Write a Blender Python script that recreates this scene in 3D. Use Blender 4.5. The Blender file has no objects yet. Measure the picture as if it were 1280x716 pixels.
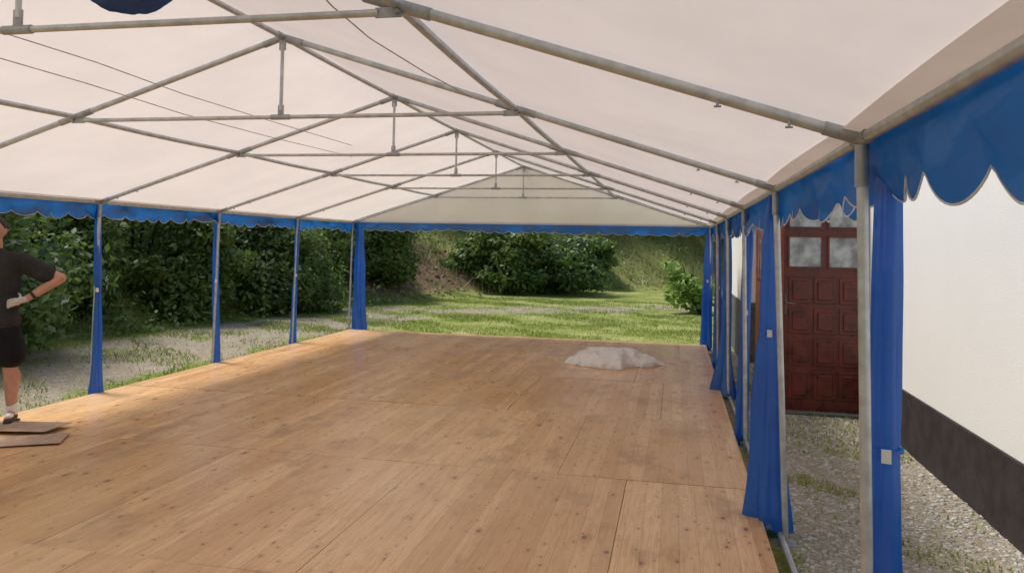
import bpy, bmesh, math, random
import numpy as np
from mathutils import Vector, Matrix, noise as mnoise
random.seed(7); rng = np.random.default_rng(7)
S = bpy.context.scene; COL = S.collection

# ------------------------------------------------------------------ camera calibration
BAY = 2.2
def rotm(yaw, pitch, roll):
    def rz(a): return np.array([[math.cos(a), -math.sin(a), 0], [math.sin(a), math.cos(a), 0], [0, 0, 1.]])
    def rx(a): return np.array([[1., 0, 0], [0, math.cos(a), -math.sin(a)], [0, math.sin(a), math.cos(a)]])
    return rz(yaw) @ rx(math.pi/2+pitch) @ rz(roll)
def proj(p, P):
    f, yaw, pit, rol, sy, h = p[:6]
    v = rotm(yaw, pit, rol).T @ (np.array(P)-np.array([0, 0, h]))
    return np.array([640+f*v[0]/-v[2], 358-f*(v[1]/-v[2]-sy)])
P0 = np.array([985, math.radians(12), math.radians(1.5), math.radians(1.5), -.085, 1.65, .5, 6.3, 2.0, 3.0, 13.49, .5])
PS = np.array([40, .05, .02, .01, .05, .06, .3, .5, .08, .2, .6, .1])
def resid(p):
    h, XR, W, E, R, YF, k = p[5:12]
    XL = XR-W; XC = XR-W/2; HW = W/2
    y = lambda n: YF-BAY*n
    zc = R-(R-E)*k
    pts = []
    for n, u, w in ((5, 1080, 165), (4, 968, 240), (3, 932, 262), (0, 886, 288)): pts.append(((XR, y(n), E), u, w, 3, 3))
    for n, u, w in ((3, 126, 250), (2, 272, 264), (1, 371, 270), (0, 444, 277)): pts.append(((XL, y(n), E), u, w, 3, 3))
    for n, u, w in ((4, 990, 665), (0, 884, 437)): pts.append(((XR+.03, y(n), -.05), u, w, 12, 4))
    for n, u, w in ((3, 115, 500), (2, 262, 460), (1, 362, 430), (0, 442, 412)): pts.append(((XL-.03, y(n), -.05), u, w, 8, 4))
    for n, u, w in ((4, 355, 42), (3, 490, 115), (2, 572, 158), (0, 655, 207)): pts.append(((XC, y(n), R), u, w, 3, 3))
    for n, u, w in ((5, 490, 20), (4, 640, 148), (3, 700, 192), (2, 735, 219)): pts.append(((XC+HW*k, y(n), zc), u, w, 6, 4))
    for n, u, w in ((4, 100, 152), (3, 305, 193), (2, 422, 217)): pts.append(((XC-HW*k, y(n), zc), u, w, 6, 4))
    r = []
    for P, u, w, su, sw in pts:
        q = proj(p, P); r += [(q[0]-u)/su, (q[1]-w)/sw]
    return np.array(r+list((p-P0)/PS))
p = P0.copy(); lam = 1e-2
for it in range(60):
    r = resid(p)
    J = np.array([(resid(p+np.eye(12)[i]*1e-5*max(1, abs(p[i])))-r)/(1e-5*max(1, abs(p[i]))) for i in range(12)]).T
    A = J.T@J
    d = np.linalg.solve(A+lam*np.diag(np.diag(A)), -J.T@r)
    if (resid(p+d)**2).sum() < (r**2).sum(): p = p+d; lam *= .4
    else: lam *= 4
F, YAW, PIT, ROL, SY, CH, XR, TW, E, R, YF, KC = [float(v) for v in p]
XL = XR-TW; XC = XR-TW/2; HW = TW/2
RM = rotm(YAW, PIT, ROL)
def ray(px, py):
    d = RM @ np.array([(px-640)/F, (358-py)/F+SY, -1.]); return Vector(d)
CAMP = Vector((0, 0, CH))
def on_plane(px, py, n, c):
    d = ray(px, py); n = Vector(n); t = (c-n.dot(CAMP))/n.dot(d); return CAMP+d*t
def on_z(px, py, z): return on_plane(px, py, (0, 0, 1), z)
def on_y(px, py, y): return on_plane(px, py, (0, 1, 0), y)
def on_x(px, py, x): return on_plane(px, py, (1, 0, 0), x)
cam = bpy.data.cameras.new('camera'); co = bpy.data.objects.new('camera', cam); COL.objects.link(co)
cam.sensor_fit = 'HORIZONTAL'; cam.sensor_width = 36; cam.lens = F/1280*36; cam.shift_y = SY*F/1280
cam.clip_end = 3000; cam.clip_start = .05
m4 = Matrix([list(RM[i])+[CAMP[i]] for i in range(3)]+[[0, 0, 0, 1]]); co.matrix_world = m4
S.camera = co

# ------------------------------------------------------------------ materials
def newmat(name):
    m = bpy.data.materials.new(name); m.use_nodes = True; nt = m.node_tree; nt.nodes.clear()
    out = nt.nodes.new('ShaderNodeOutputMaterial'); return m, nt, out
class G:
    def __init__(s, nt): s.nt = nt
    def n(s, t, **k):
        nd = s.nt.nodes.new(t)
        for a, b in k.items(): setattr(nd, a, b)
        return nd
    def l(s, a, b): s.nt.links.new(a, b)
    def math(s, op, a, b=0, c=0):
        nd = s.nt.nodes.new('ShaderNodeMath'); nd.operation = op
        for i, v in enumerate((a, b, c)):
            if isinstance(v, (int, float)): nd.inputs[i].default_value = v
            else: s.l(v, nd.inputs[i])
        return nd.outputs[0]
    def mix(s, fac, a, b, mode='MIX'):
        nd = s.nt.nodes.new('ShaderNodeMix'); nd.data_type = 'RGBA'; nd.blend_type = mode
        for sock, v in ((nd.inputs[0], fac), (nd.inputs[6], a), (nd.inputs[7], b)):
            if isinstance(v, (int, float)): sock.default_value = v
            elif isinstance(v, tuple): sock.default_value = (*v, 1)
            else: s.l(v, sock)
        return nd.outputs[2]
    def ramp(s, v, a, b, lo=0, hi=1):
        nd = s.nt.nodes.new('ShaderNodeMapRange'); nd.interpolation_type = 'SMOOTHSTEP'
        s.l(v, nd.inputs[0]); nd.inputs[1].default_value = a; nd.inputs[2].default_value = b
        nd.inputs[3].default_value = lo; nd.inputs[4].default_value = hi; return nd.outputs[0]
    def noise(s, vec, scale, detail=4, rough=.5):
        nd = s.n('ShaderNodeTexNoise'); nd.inputs['Scale'].default_value = scale
        nd.inputs['Detail'].default_value = detail; nd.inputs['Roughness'].default_value = rough
        if vec is not None: s.l(vec, nd.inputs['Vector'])
        return nd.outputs[0]
    def pos(s): return s.n('ShaderNodeNewGeometry').outputs['Position']
    def scale(s, vec, v):
        nd = s.n('ShaderNodeVectorMath', operation='MULTIPLY'); s.l(vec, nd.inputs[0]); nd.inputs[1].default_value = v; return nd.outputs[0]
    def bump(s, h, st, dist=.01):
        nd = s.n('ShaderNodeBump'); nd.inputs['Strength'].default_value = st; nd.inputs['Distance'].default_value = dist
        s.l(h, nd.inputs['Height']); return nd.outputs[0]
def simple(name, c, rough=.6, var=.25, scale=8, metal=0, bumps=.2, bscale=40, bdist=.004, spec=.5):
    m, nt, out = newmat(name); g = G(nt); P = g.pos()
    b = g.n('ShaderNodeBsdfPrincipled'); b.inputs['Roughness'].default_value = rough; b.inputs['Metallic'].default_value = metal
    b.inputs['Specular IOR Level'].default_value = spec
    n1 = g.noise(P, scale, 6, .6); f = g.ramp(n1, .3, .7)
    g.l(g.mix(f, tuple(v*(1-var) for v in c), tuple(min(1, v*(1+var)) for v in c)), b.inputs['Base Color'])
    r2 = g.math('MULTIPLY_ADD', n1, .25, rough-.12); g.l(r2, b.inputs['Roughness'])
    g.l(g.bump(g.noise(P, bscale, 4), bumps, bdist), b.inputs['Normal'])
    g.l(b.outputs[0], out.inputs[0]); return m
def fabric(name, cd, ct, tfac, wr=3, rough=.5, gloss=.06, bstr=.35, bdist=.03, var=.08):
    m, nt, out = newmat(name); g = G(nt); P = g.pos()
    n1 = g.noise(P, 1.3, 5, .6); n2 = g.noise(g.scale(P, (1, .35, 1)), wr, 4, .55)
    nrm = g.bump(g.math('MULTIPLY_ADD', g.noise(P, 260, 2), .02, n2), bstr, bdist)
    f = g.ramp(n1, .3, .7)
    dk = lambda c, k: tuple(min(1, v*k) for v in c)
    D = g.n('ShaderNodeBsdfDiffuse'); T = g.n('ShaderNodeBsdfTranslucent'); L = g.n('ShaderNodeBsdfGlossy'); L.inputs['Roughness'].default_value = rough
    g.l(g.mix(f, dk(cd, 1-var), dk(cd, 1+var)), D.inputs[0]); g.l(g.mix(f, dk(ct, 1-var), dk(ct, 1+var)), T.inputs[0])
    for b in (D, T, L): g.l(nrm, b.inputs['Normal'])
    a = g.n('ShaderNodeMixShader'); a.inputs[0].default_value = tfac; g.l(D.outputs[0], a.inputs[1]); g.l(T.outputs[0], a.inputs[2])
    c = g.n('ShaderNodeMixShader'); c.inputs[0].default_value = gloss; g.l(a.outputs[0], c.inputs[1]); g.l(L.outputs[0], c.inputs[2])
    g.l(c.outputs[0], out.inputs[0]); return m
def leafmat(name, c1, c2, c3, tr=.3):
    m, nt, out = newmat(name); g = G(nt)
    geo = g.n('ShaderNodeNewGeometry'); rnd = geo.outputs['Random Per Island']
    n1 = g.noise(geo.outputs['Position'], 1.4, 4)
    col = g.mix(g.ramp(rnd, 0, 1), c1, c2); col = g.mix(g.ramp(rnd, .84, .95), col, c3)
    col = g.mix(g.math('MULTIPLY', g.ramp(n1, .48, .66), .65), g.mix(g.ramp(n1, .3, .5), g.mix(.5, col, c1), col), c3)
    D = g.n('ShaderNodeBsdfPrincipled'); D.inputs['Roughness'].default_value = .42; D.inputs['Specular IOR Level'].default_value = .45
    T = g.n('ShaderNodeBsdfTranslucent'); g.l(col, D.inputs['Base Color']); g.l(g.mix(.5, col, (.24, .36, .05)), T.inputs[0])
    a = g.n('ShaderNodeMixShader'); a.inputs[0].default_value = tr; g.l(D.outputs[0], a.inputs[1]); g.l(T.outputs[0], a.inputs[2])
    g.l(a.outputs[0], out.inputs[0]); return m
def floormat():
    m, nt, out = newmat('pine_panel'); g = G(nt); geo = g.n('ShaderNodeNewGeometry'); P = geo.outputs['Position']; isl = geo.outputs['Random Per Island']
    off = g.n('ShaderNodeCombineXYZ'); g.l(g.math('MULTIPLY', isl, 37.3), off.inputs[0]); g.l(g.math('MULTIPLY', isl, 91.7), off.inputs[1])
    V = g.n('ShaderNodeVectorMath', operation='ADD'); g.l(P, V.inputs[0]); g.l(off.outputs[0], V.inputs[1]); V = V.outputs[0]
    sx = g.n('ShaderNodeSeparateXYZ'); g.l(V, sx.inputs[0]); X = sx.outputs[0]
    pw = g.math('DIVIDE', X, .105); pid = g.math('FLOOR', pw); fr = g.math('SUBTRACT', pw, pid)
    wn = g.n('ShaderNodeTexWhiteNoise', noise_dimensions='1D'); g.l(pid, wn.inputs['W']); prnd = wn.outputs[0]
    po = g.n('ShaderNodeCombineXYZ'); g.l(g.math('MULTIPLY', prnd, 40), po.inputs[1]); g.l(g.math('MULTIPLY', prnd, 9), po.inputs[2])
    VV = g.n('ShaderNodeVectorMath', operation='ADD'); g.l(V, VV.inputs[0]); g.l(po.outputs[0], VV.inputs[1]); VV = VV.outputs[0]
    def knots(sc_, thr, base, add, seed):
        vo = g.n('ShaderNodeTexVoronoi', voronoi_dimensions='2D'); vo.inputs['Scale'].default_value = 1; vo.inputs['Randomness'].default_value = 1
        sh = g.n('ShaderNodeVectorMath', operation='ADD'); g.l(g.scale(VV, sc_), sh.inputs[0]); sh.inputs[1].default_value = (seed, seed*2, 0)
        g.l(sh.outputs[0], vo.inputs['Vector']); kd = vo.outputs['Distance']
        sc = g.n('ShaderNodeSeparateColor'); g.l(vo.outputs['Color'], sc.inputs[0])
        on = g.math('GREATER_THAN', sc.outputs[0], thr); sz = g.math('MULTIPLY_ADD', g.math('POWER', sc.outputs[1], 2), add, base)
        kr = g.math('DIVIDE', kd, sz)
        return g.math('MULTIPLY', g.ramp(kr, .6, 1.2, 1, 0), on), g.math('MULTIPLY', g.ramp(kr, .8, 4.0, 1, 0), on)
    k1, h1 = knots((5.2, 2.9, 1), .50, .030, .060, 0); k2, h2 = knots((10, 6.5, 1), .62, .030, .05, 11.3)
    knot = g.math('MAXIMUM', k1, k2); halo = g.math('MAXIMUM', h1, h2)
    wa = g.noise(g.scale(VV, (14, .9, 3)), 1, 3, .5)
    warp = g.math('MULTIPLY_ADD', halo, .9, g.math('MULTIPLY', wa, 7))
    ring = g.math('SINE', g.math('MULTIPLY', g.math('ADD', warp, g.math('MULTIPLY', X, 9)), 7))
    gr = g.noise(g.scale(VV, (150, 3.5, 1)), 1, 4, .6)
    big = g.noise(g.scale(P, (.7, .5, 1)), 1, 5, .6); st = g.noise(g.scale(P, (1, .55, 1)), 2.0, 8, .7); st2 = g.noise(g.scale(VV, (9, 1.1, 1)), 1, 5, .6)
    col = g.mix(prnd, (.62, .355, .150), (.84, .55, .285))
    col = g.mix(g.math('MULTIPLY', g.ramp(ring, -.2, 1), .38), col, (.50, .225, .068))
    col = g.mix(g.math('MULTIPLY', g.ramp(gr, .4, .75), .34), col, (.45, .205, .075))
    col = g.mix(g.math('MULTIPLY', g.ramp(st2, .5, .75), .48), col, (.44, .19, .062))
    col = g.mix(g.math('MULTIPLY', halo, .42), col, (.38, .14, .042))
    col = g.mix(g.math('MULTIPLY', knot, .92), col, (.060, .020, .01))
    col = g.mix(g.math('MULTIPLY', g.ramp(st, .50, .66), .58), col, (.27, .14, .065))
    col = g.mix(g.math('MULTIPLY', g.ramp(big, .42, .72), .38), col, (.88, .65, .41))
    col = g.mix(g.math('MULTIPLY', isl, .26), col, (.44, .235, .10))
    ed = g.math('MINIMUM', fr, g.math('SUBTRACT', 1, fr)); seam = g.ramp(ed, .004, .024, 1, 0)
    col = g.mix(g.math('MULTIPLY', seam, .45), col, (.18, .085, .037))
    b = g.n('ShaderNodeBsdfPrincipled'); g.l(col, b.inputs['Base Color'])
    g.l(g.math('MULTIPLY_ADD', st, .42, .10), b.inputs['Roughness']); b.inputs['Specular IOR Level'].default_value = .7
    h = g.math('SUBTRACT', g.math('MULTIPLY', gr, .4), g.math('MULTIPLY', seam, 1.0))
    g.l(g.bump(h, .3, .002), b.inputs['Normal']); g.l(b.outputs[0], out.inputs[0]); return m
def groundmat():
    m, nt, out = newmat('ground_mix'); g = G(nt); P = g.pos()
    at = lambda n: g.n('ShaderNodeAttribute', attribute_name=n).outputs['Fac']
    n1 = g.noise(P, .9, 6, .65); n2 = g.noise(P, 7, 5, .7); n3 = g.noise(P, 45, 4, .7)
    vo = g.n('ShaderNodeTexVoronoi'); vo.inputs['Scale'].default_value = 38; g.l(P, vo.inputs['Vector'])
    vs = g.n('ShaderNodeSeparateColor'); g.l(vo.outputs['Color'], vs.inputs[0])
    grass = g.mix(g.ramp(n2, .3, .7), (.14, .185, .035), (.28, .33, .075)); grass = g.mix(g.ramp(n1, .4, .7), grass, (.38, .38, .15))
    grav = g.mix(vs.outputs[0], (.26, .225, .17), (.47, .42, .34)); grav = g.mix(g.ramp(n2, .35, .75), grav, (.30, .245, .16))
    soil = g.mix(g.ramp(n2, .3, .7), (.15, .09, .05), (.36, .25, .16)); dry = g.mix(g.ramp(n2, .3, .7), (.15, .19, .05), (.40, .37, .15))
    def mk(a, lo=.38, hi=.62): return g.ramp(g.math('ADD', a, g.math('MULTIPLY', g.math('SUBTRACT', n2, .5), .9)), lo, hi)
    gm = g.math('ADD', at('gravel'), g.math('MULTIPLY', g.math('SUBTRACT', n1, .5), 1.5))
    col = g.mix(mk(gm), grass, grav); col = g.mix(mk(at('dry')), col, dry); col = g.mix(mk(at('soil')), col, soil)
    col = g.mix(g.math('MULTIPLY', g.ramp(n3, .45, .8), .22), col, (.07, .06, .03))
    b = g.n('ShaderNodeBsdfPrincipled'); b.inputs['Roughness'].default_value = .95; b.inputs['Specular IOR Level'].default_value = .15
    g.l(col, b.inputs['Base Color']); g.l(g.bump(g.math('ADD', n3, g.math('MULTIPLY', vo.outputs['Distance'], -.8)), .7, .03), b.inputs['Normal'])
    g.l(b.outputs[0], out.inputs[0]); return m
def islandmat(name, a, b_, rough=.9, spec=.2):
    m, nt, out = newmat(name); g = G(nt); geo = g.n('ShaderNodeNewGeometry')
    b = g.n('ShaderNodeBsdfPrincipled'); b.inputs['Roughness'].default_value = rough; b.inputs['Specular IOR Level'].default_value = spec
    g.l(g.mix(geo.outputs['Random Per Island'], a, b_), b.inputs['Base Color']); g.l(b.outputs[0], out.inputs[0]); return m
M = dict(
    steel=simple('galvanised_steel', (.49, .515, .54), .40, .16, 14, .55, .12, 60),
    steel2=simple('dull_clamp_steel', (.35, .37, .39), .48, .2, 20, .5, .2, 60),
    roof=fabric('white_pvc_sheet', (.75, .70, .655), (.835, .755, .695), .47, 2.2, .5, .04, .45, .03, .04),
    hem=fabric('doubled_pvc_sheet', (.76, .71, .66), (.90, .83, .77), .5, 5, .5, .04, .5, .02, .04),
    gable=fabric('white_gable_sheet', (.92, .80, .72), (1.0, .86, .76), .62, 2.0, .5, .02, .3, .03, .04),
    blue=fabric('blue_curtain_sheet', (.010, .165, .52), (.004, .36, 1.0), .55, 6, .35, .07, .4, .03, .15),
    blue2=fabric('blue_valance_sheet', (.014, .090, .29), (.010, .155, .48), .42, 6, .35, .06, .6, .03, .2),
    trim=simple('pale_binding', (.5, .52, .56), .7),
    tag=simple('white_plastic', (.75, .75, .72), .5, .05),
    cord=simple('grey_cord', (.42, .39, .35), .8),
    wood=floormat(), ground=groundmat(),
    under=simple('dark_underside', (.05, .035, .025), .9),
    stucco=simple('white_render_wall', (.82, .81, .765), .9, .015, 1.2, 0, .5, 150, .004, .15),
    plinth=simple('dark_brown_plinth', (.042, .034, .034), .8, .25, 6, 0, .4, 80, .004, .2),
    greyplinth=simple('grey_stone_plinth', (.10, .10, .10), .9, .3, 9),
    door=simple('dark_red_wood', (.120, .019, .012), .30, .35, 9, 0, .2, 50),
    door2=simple('lighter_red_wood', (.24, .048, .022), .5, .3, 9, 0, .2, 50),  # lighter red than the door leaf, for porch side and frames
    lace=simple('curtained_glass', (.38, .40, .39), .10, .5, 7, 0, .03, 10),
    handle=simple('brown_metal', (.14, .11, .09), .4, .1, 9, .5),
    tile=simple('roof_tile', (.20, .08, .05), .8, .3, 6),
    plastic=fabric('white_plastic_sheet', (.92, .91, .89), (.92, .90, .86), .35, 13, .15, .14, .6, .012, .03),
    board=simple('brown_hardboard', (.37, .245, .165), .6, .2, 10),
    skin=simple('skin', (.48, .25, .17), .55, .12, 12, 0, .1, 90), shirt=simple('charcoal_cotton', (.034, .034, .035), .9, .25, 9, 0, .9, 14, .025, .2),
    shorts=simple('black_cotton', (.010, .010, .012), .85, .2, 9, 0, .8, 14, .025, .2), white=simple('white_cotton', (.72, .71, .68), .9, .08),
    glove=simple('pale_work_glove', (.50, .47, .43), .9, .15, 30),
    hair=simple('dark_brown_hair', (.03, .018, .01), .7, .4, 60, 0, .7, 120), shoe=simple('dark_shoe', (.03, .025, .022), .6), rubber=simple('black_rubber', (.015, .015, .016), .5),
    eye=simple('dark_eye', (.02, .015, .012), .2), bark=simple('brown_bark', (.06, .042, .028), .95, .4, 14, 0, .9, 30, .02),
    leafD=leafmat('dark_leaves', (.038, .085, .024), (.11, .19, .05), (.22, .30, .10), .36),
    leafM=leafmat('mid_green_leaves', (.065, .125, .026), (.18, .26, .06), (.32, .39, .13), .38),
    leafL=leafmat('light_green_leaves', (.18, .32, .06), (.36, .52, .14), (.55, .62, .30), .5),
    grass=leafmat('grass_blades', (.15, .21, .03), (.31, .38, .08), (.46, .45, .19), .4),
    dryg=leafmat('dry_grass_blades', (.16, .19, .05), (.38, .36, .13), (.54, .49, .23), .3),
    stone=islandmat('grey_stones', (.24, .22, .19), (.54, .51, .46)), litter=islandmat('soil_clods', (.12, .07, .04), (.38, .27, .18)),
)
# ------------------------------------------------------------------ mesh helpers
WL = {}
class MB:
    def __init__(s): s.v = []; s.f = []
    def add(s, vs, fs):
        o = len(s.v); s.v += [tuple(v) for v in vs]; s.f += [tuple(o+i for i in f) for f in fs]; return s
    def obox(s, c, ax, ay, az):
        c = Vector(c); ax, ay, az = Vector(ax), Vector(ay), Vector(az)
        vs = [c+ax*i+ay*j+az*k for k in (-1, 1) for j in (-1, 1) for i in (-1, 1)]
        return s.add(vs, [(0, 2, 3, 1), (4, 5, 7, 6), (0, 1, 5, 4), (2, 6, 7, 3), (0, 4, 6, 2), (1, 3, 7, 5)])
    def box(s, x0, x1, y0, y1, z0, z1):
        return s.obox(((x0+x1)/2, (y0+y1)/2, (z0+z1)/2), ((x1-x0)/2, 0, 0), (0, (y1-y0)/2, 0), (0, 0, (z1-z0)/2))
    def tube(s, pts, r, n=14, cap=True):
        pts = [Vector(q) for q in pts]; rs = r if isinstance(r, (list, tuple)) else [r]*len(pts)
        d = (pts[-1]-pts[0]).normalized(); up = Vector((0, 0, 1)) if abs(d.z) < .9 else Vector((1, 0, 0))
        o = len(s.v)
        for i, q in enumerate(pts):
            t = (pts[min(i+1, len(pts)-1)]-pts[max(i-1, 0)]).normalized(); a = t.cross(up).normalized(); b = t.cross(a)
            for k in range(n):
                th = 2*math.pi*k/n; s.v.append(tuple(q+(a*math.cos(th)+b*math.sin(th))*rs[i]))
        for i in range(len(pts)-1):
            for k in range(n):
                k2 = (k+1) % n; s.f.append((o+i*n+k, o+i*n+k2, o+(i+1)*n+k2, o+(i+1)*n+k))
        if cap:
            s.f.append(tuple(o+k for k in reversed(range(n)))); e = o+(len(pts)-1)*n; s.f.append(tuple(e+k for k in range(n)))
        return s
    def ell(s, c, r, nu=20, nv=14, rot=None):
        c = Vector(c); vs = []; fs = []
        r = (r, r, r) if isinstance(r, (int, float)) else r
        for j in range(1, nv):
            ph = math.pi*j/nv
            for i in range(nu):
                th = 2*math.pi*i/nu; q = Vector((r[0]*math.sin(ph)*math.cos(th), r[1]*math.sin(ph)*math.sin(th), r[2]*math.cos(ph)))
                if rot: q = rot @ q
                vs.append(c+q)
        t = Vector((0, 0, r[2]))
        if rot: t = rot @ t
        vs += [c+t, c-t]; T = len(vs)-2
        for j in range(nv-2):
            for i in range(nu):
                i2 = (i+1) % nu; fs.append((j*nu+i, (j+1)*nu+i, (j+1)*nu+i2, j*nu+i2))
        for i in range(nu):
            i2 = (i+1) % nu; fs.append((T, i, i2)); fs.append((T+1, (nv-2)*nu+i2, (nv-2)*nu+i))
        return s.add(vs, fs)
    def cap(s, a, b, ra, rb, n=16, k=8):
        a, b = Vector(a), Vector(b)
        d = b-a; L = d.length; q = d.to_track_quat('Z', 'Y').to_matrix(); vs = []
        prof = [(-ra*math.cos(t*math.pi/2/4), ra*math.sin(t*math.pi/2/4)) for t in range(1, 5)]
        prof += [(L*t/k, ra+(rb-ra)*t/k) for t in range(1, k)]
        prof += [(L+rb*math.sin(t*math.pi/2/4), rb*math.cos(t*math.pi/2/4)) for t in range(0, 4)]
        for z, r in prof:
            for i in range(n):
                th = 2*math.pi*i/n; vs.append(a+q@Vector((r*math.cos(th), r*math.sin(th), z)))
        m = len(prof); fs = []
        for j in range(m-1):
            for i in range(n):
                i2 = (i+1) % n; fs.append((j*n+i, j*n+i2, (j+1)*n+i2, (j+1)*n+i))
        vs += [a-q@Vector((0, 0, ra)), b+q@Vector((0, 0, rb))]
        for i in range(n):
            i2 = (i+1) % n; fs.append((m*n, i2, i)); fs.append((m*n+1, (m-1)*n+i, (m-1)*n+i2))
        return s.add(vs, fs)
    def build(s, name, mat, parent=None, smooth=False, bevel=0, org=None, local=False):
        me = bpy.data.meshes.new(name); V = np.array(s.v, dtype=float)
        if local: o_ = Vector((0, 0, 0))
        else:
            o_ = Vector(org) if org else Vector(((V[:, 0].min()+V[:, 0].max())/2, (V[:, 1].min()+V[:, 1].max())/2, V[:, 2].min()))
        V = V-np.array(o_); me.from_pydata([tuple(v) for v in V], [], s.f); me.update()
        if smooth: me.polygons.foreach_set('use_smooth', [True]*len(me.polygons))
        o = bpy.data.objects.new(name, me); COL.objects.link(o); me.materials.append(mat)
        if smooth == 'auto':
            try: me.set_sharp_from_angle(angle=math.radians(40))
            except Exception: pass
        if bevel:
            b = o.modifiers.new('bevel', 'BEVEL'); b.width = bevel; b.segments = 2; b.limit_method = 'ANGLE'
        if parent:
            o.parent = parent; o.location = o_-WL.get(parent.name, Vector((0, 0, 0)))
            if local: o.location = (0, 0, 0)
        else: o.location = o_
        WL[o.name] = o_; return o
def tag(o, label=None, cat=None, group=None, kind=None):
    if label: o['label'] = label
    if cat: o['category'] = cat
    if group: o['group'] = group
    if kind: o['kind'] = kind
    return o
def empty(name, loc, label, cat, group=None, rz=0):
    o = bpy.data.objects.new(name, None); COL.objects.link(o); o.location = loc; o.rotation_euler = (0, 0, rz); o.empty_display_size = .2
    WL[o.name] = Vector(loc); return tag(o, label, cat, group)
def npmesh(name, V, k, mat, parent=None, org=(0, 0, 0), smooth=False, idx=None):
    me = bpy.data.meshes.new(name)
    if idx is None:
        n, k, _ = V.shape; idx = np.arange(n*k); npoly = n
    else: npoly = len(idx)//k
    V = V.reshape(-1, 3)-np.array(org)
    me.vertices.add(len(V)); me.vertices.foreach_set('co', V.astype(np.float32).ravel())
    me.loops.add(len(idx)); me.loops.foreach_set('vertex_index', idx.astype(np.int32))
    me.polygons.add(npoly); me.polygons.foreach_set('loop_start', np.arange(npoly, dtype=np.int32)*k)
    if smooth: me.polygons.foreach_set('use_smooth', np.ones(npoly, dtype=bool))
    me.update(calc_edges=True); me.validate()
    o = bpy.data.objects.new(name, me); COL.objects.link(o); me.materials.append(mat)
    if parent: o.parent = parent; o.location = Vector(org)-WL[parent.name]
    else: o.location = org
    WL[o.name] = Vector(org); return o
GZ = -.10
def roofz(x): return R-(R-E)*abs(x-XC)/HW
YS = [YF-BAY*i for i in range(8)]
# ------------------------------------------------------------------ tent frame
fr = empty('marquee_frame', (XC, YF, GZ), 'long galvanised steel tube frame of the marquee with trusses and thin posts', 'tent frame')
LEAN = {(1, 5): .03, (1, 4): .07, (1, 3): .03}
def frame(i):
    y = YS[i]; KX = HW*KC; zc = roofz(XC+KX)-.03
    for sd in (-1, 1):
        xe = XC+sd*HW; ln = LEAN.get((sd, i), .03)*sd
        po = MB().tube([(xe, y, E-.03), (xe+ln, y, GZ+.01)], .0185).build('post', M['steel'], fr, 'auto')
        MB().box(xe+ln-.06, xe+ln+.06, y-.06, y+.06, GZ-.004, GZ+.008).build('base_plate', M['steel2'], po)
        MB().tube([(xe, y, E-.16), (xe, y, E-.02)], .0225).tube([(xe-sd*.12, y, roofz(xe-sd*.12)-.0), (xe+sd*.015, y, roofz(xe+sd*.015))], .0235).tube([(xe, y-.09, E), (xe, y+.09, E)], .0235).build('corner_bracket', M['steel2'], po, 'auto')
        rf = MB().tube([(xe, y, E), (XC+sd*.01, y, R)], .0205).build('rafter', M['steel'], fr, 'auto')
        xa = XC+sd*HW*(KC+.04); xb = XC+sd*HW*(KC-.04)
        MB().tube([(xa, y, roofz(xa)), (xb, y, roofz(xb))], .0245).build('sleeve', M['steel2'], rf, 'auto')
        for fx in (.86, .93):
            xk = XC+sd*HW*fx; MB().tube([(xk, y-.015, roofz(xk)-.012), (xk, y-.018, roofz(xk)-.034)], .005, 8).tube([(xk-.012, y-.018, roofz(xk)-.035), (xk+.012, y-.018, roofz(xk)-.035)], .004, 6).build('wing_bolt', M['steel2'], rf)
    a = XC-KX-.02; b = XC+KX+.02
    tb = MB().tube([(a+.09, y-.012, zc), (b-.09, y-.012, zc)], .0145).build('tie_bar', M['steel'], fr, 'auto')
    for s_, xx in ((1, a), (-1, b)):
        MB().obox((xx+s_*.05, y-.012, zc), (.052, 0, 0), (0, .005, 0), (0, 0, .019)).tube([(xx+.012*s_, y-.03, zc), (xx+.012*s_, y+.02, zc)], .010, 8).build('end_plate', M['steel2'], tb)
    kp = MB().tube([(XC, y-.012, zc+.05), (XC, y-.012, R-.06)], .0125).build('king_post', M['steel'], fr, 'auto')
    MB().obox((XC, y-.012, zc+.035), (.02, 0, 0), (0, .006, 0), (0, 0, .05)).tube([(XC-.07, y-.012, zc), (XC+.07, y-.012, zc)], .019).build('end_plate', M['steel2'], kp, 'auto')
    MB().obox((XC, y-.012, R-.045), (.024, 0, 0), (0, .006, 0), (0, 0, .05)).build('end_plate', M['steel2'], kp, 'auto')
    MB().tube([(XC-.15, y, roofz(XC-.15)), (XC, y, R+.002), (XC+.15, y, roofz(XC+.15))], .0245).tube([(XC, y-.09, R), (XC, y+.09, R)], .0245).build('ridge_bracket', M['steel2'], fr, 'auto')
for i in range(8): frame(i)
for i in range(7):
    y0, y1 = YS[i+1], YS[i]
    for nm, x in (('eave_rail', XL), ('purlin', XC-HW*KC), ('ridge_bar', XC), ('purlin', XC+HW*KC), ('eave_rail', XR)):
        sg = .012 if nm == 'purlin' else .004
        MB().tube([(x, y0+(y1-y0)*t/6, roofz(x)-sg*math.sin(math.pi*t/6)) for t in range(7)], .0195).build(nm, M['steel'], fr, 'auto')
    for x, s_ in ((XL, -1), (XR, 1)):
        MB().tube([(x+s_*.045, y0, GZ+.035), (x+s_*.045, y1, GZ+.035)], .0185).build('ground_rail', M['steel'], fr, 'auto')
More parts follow.
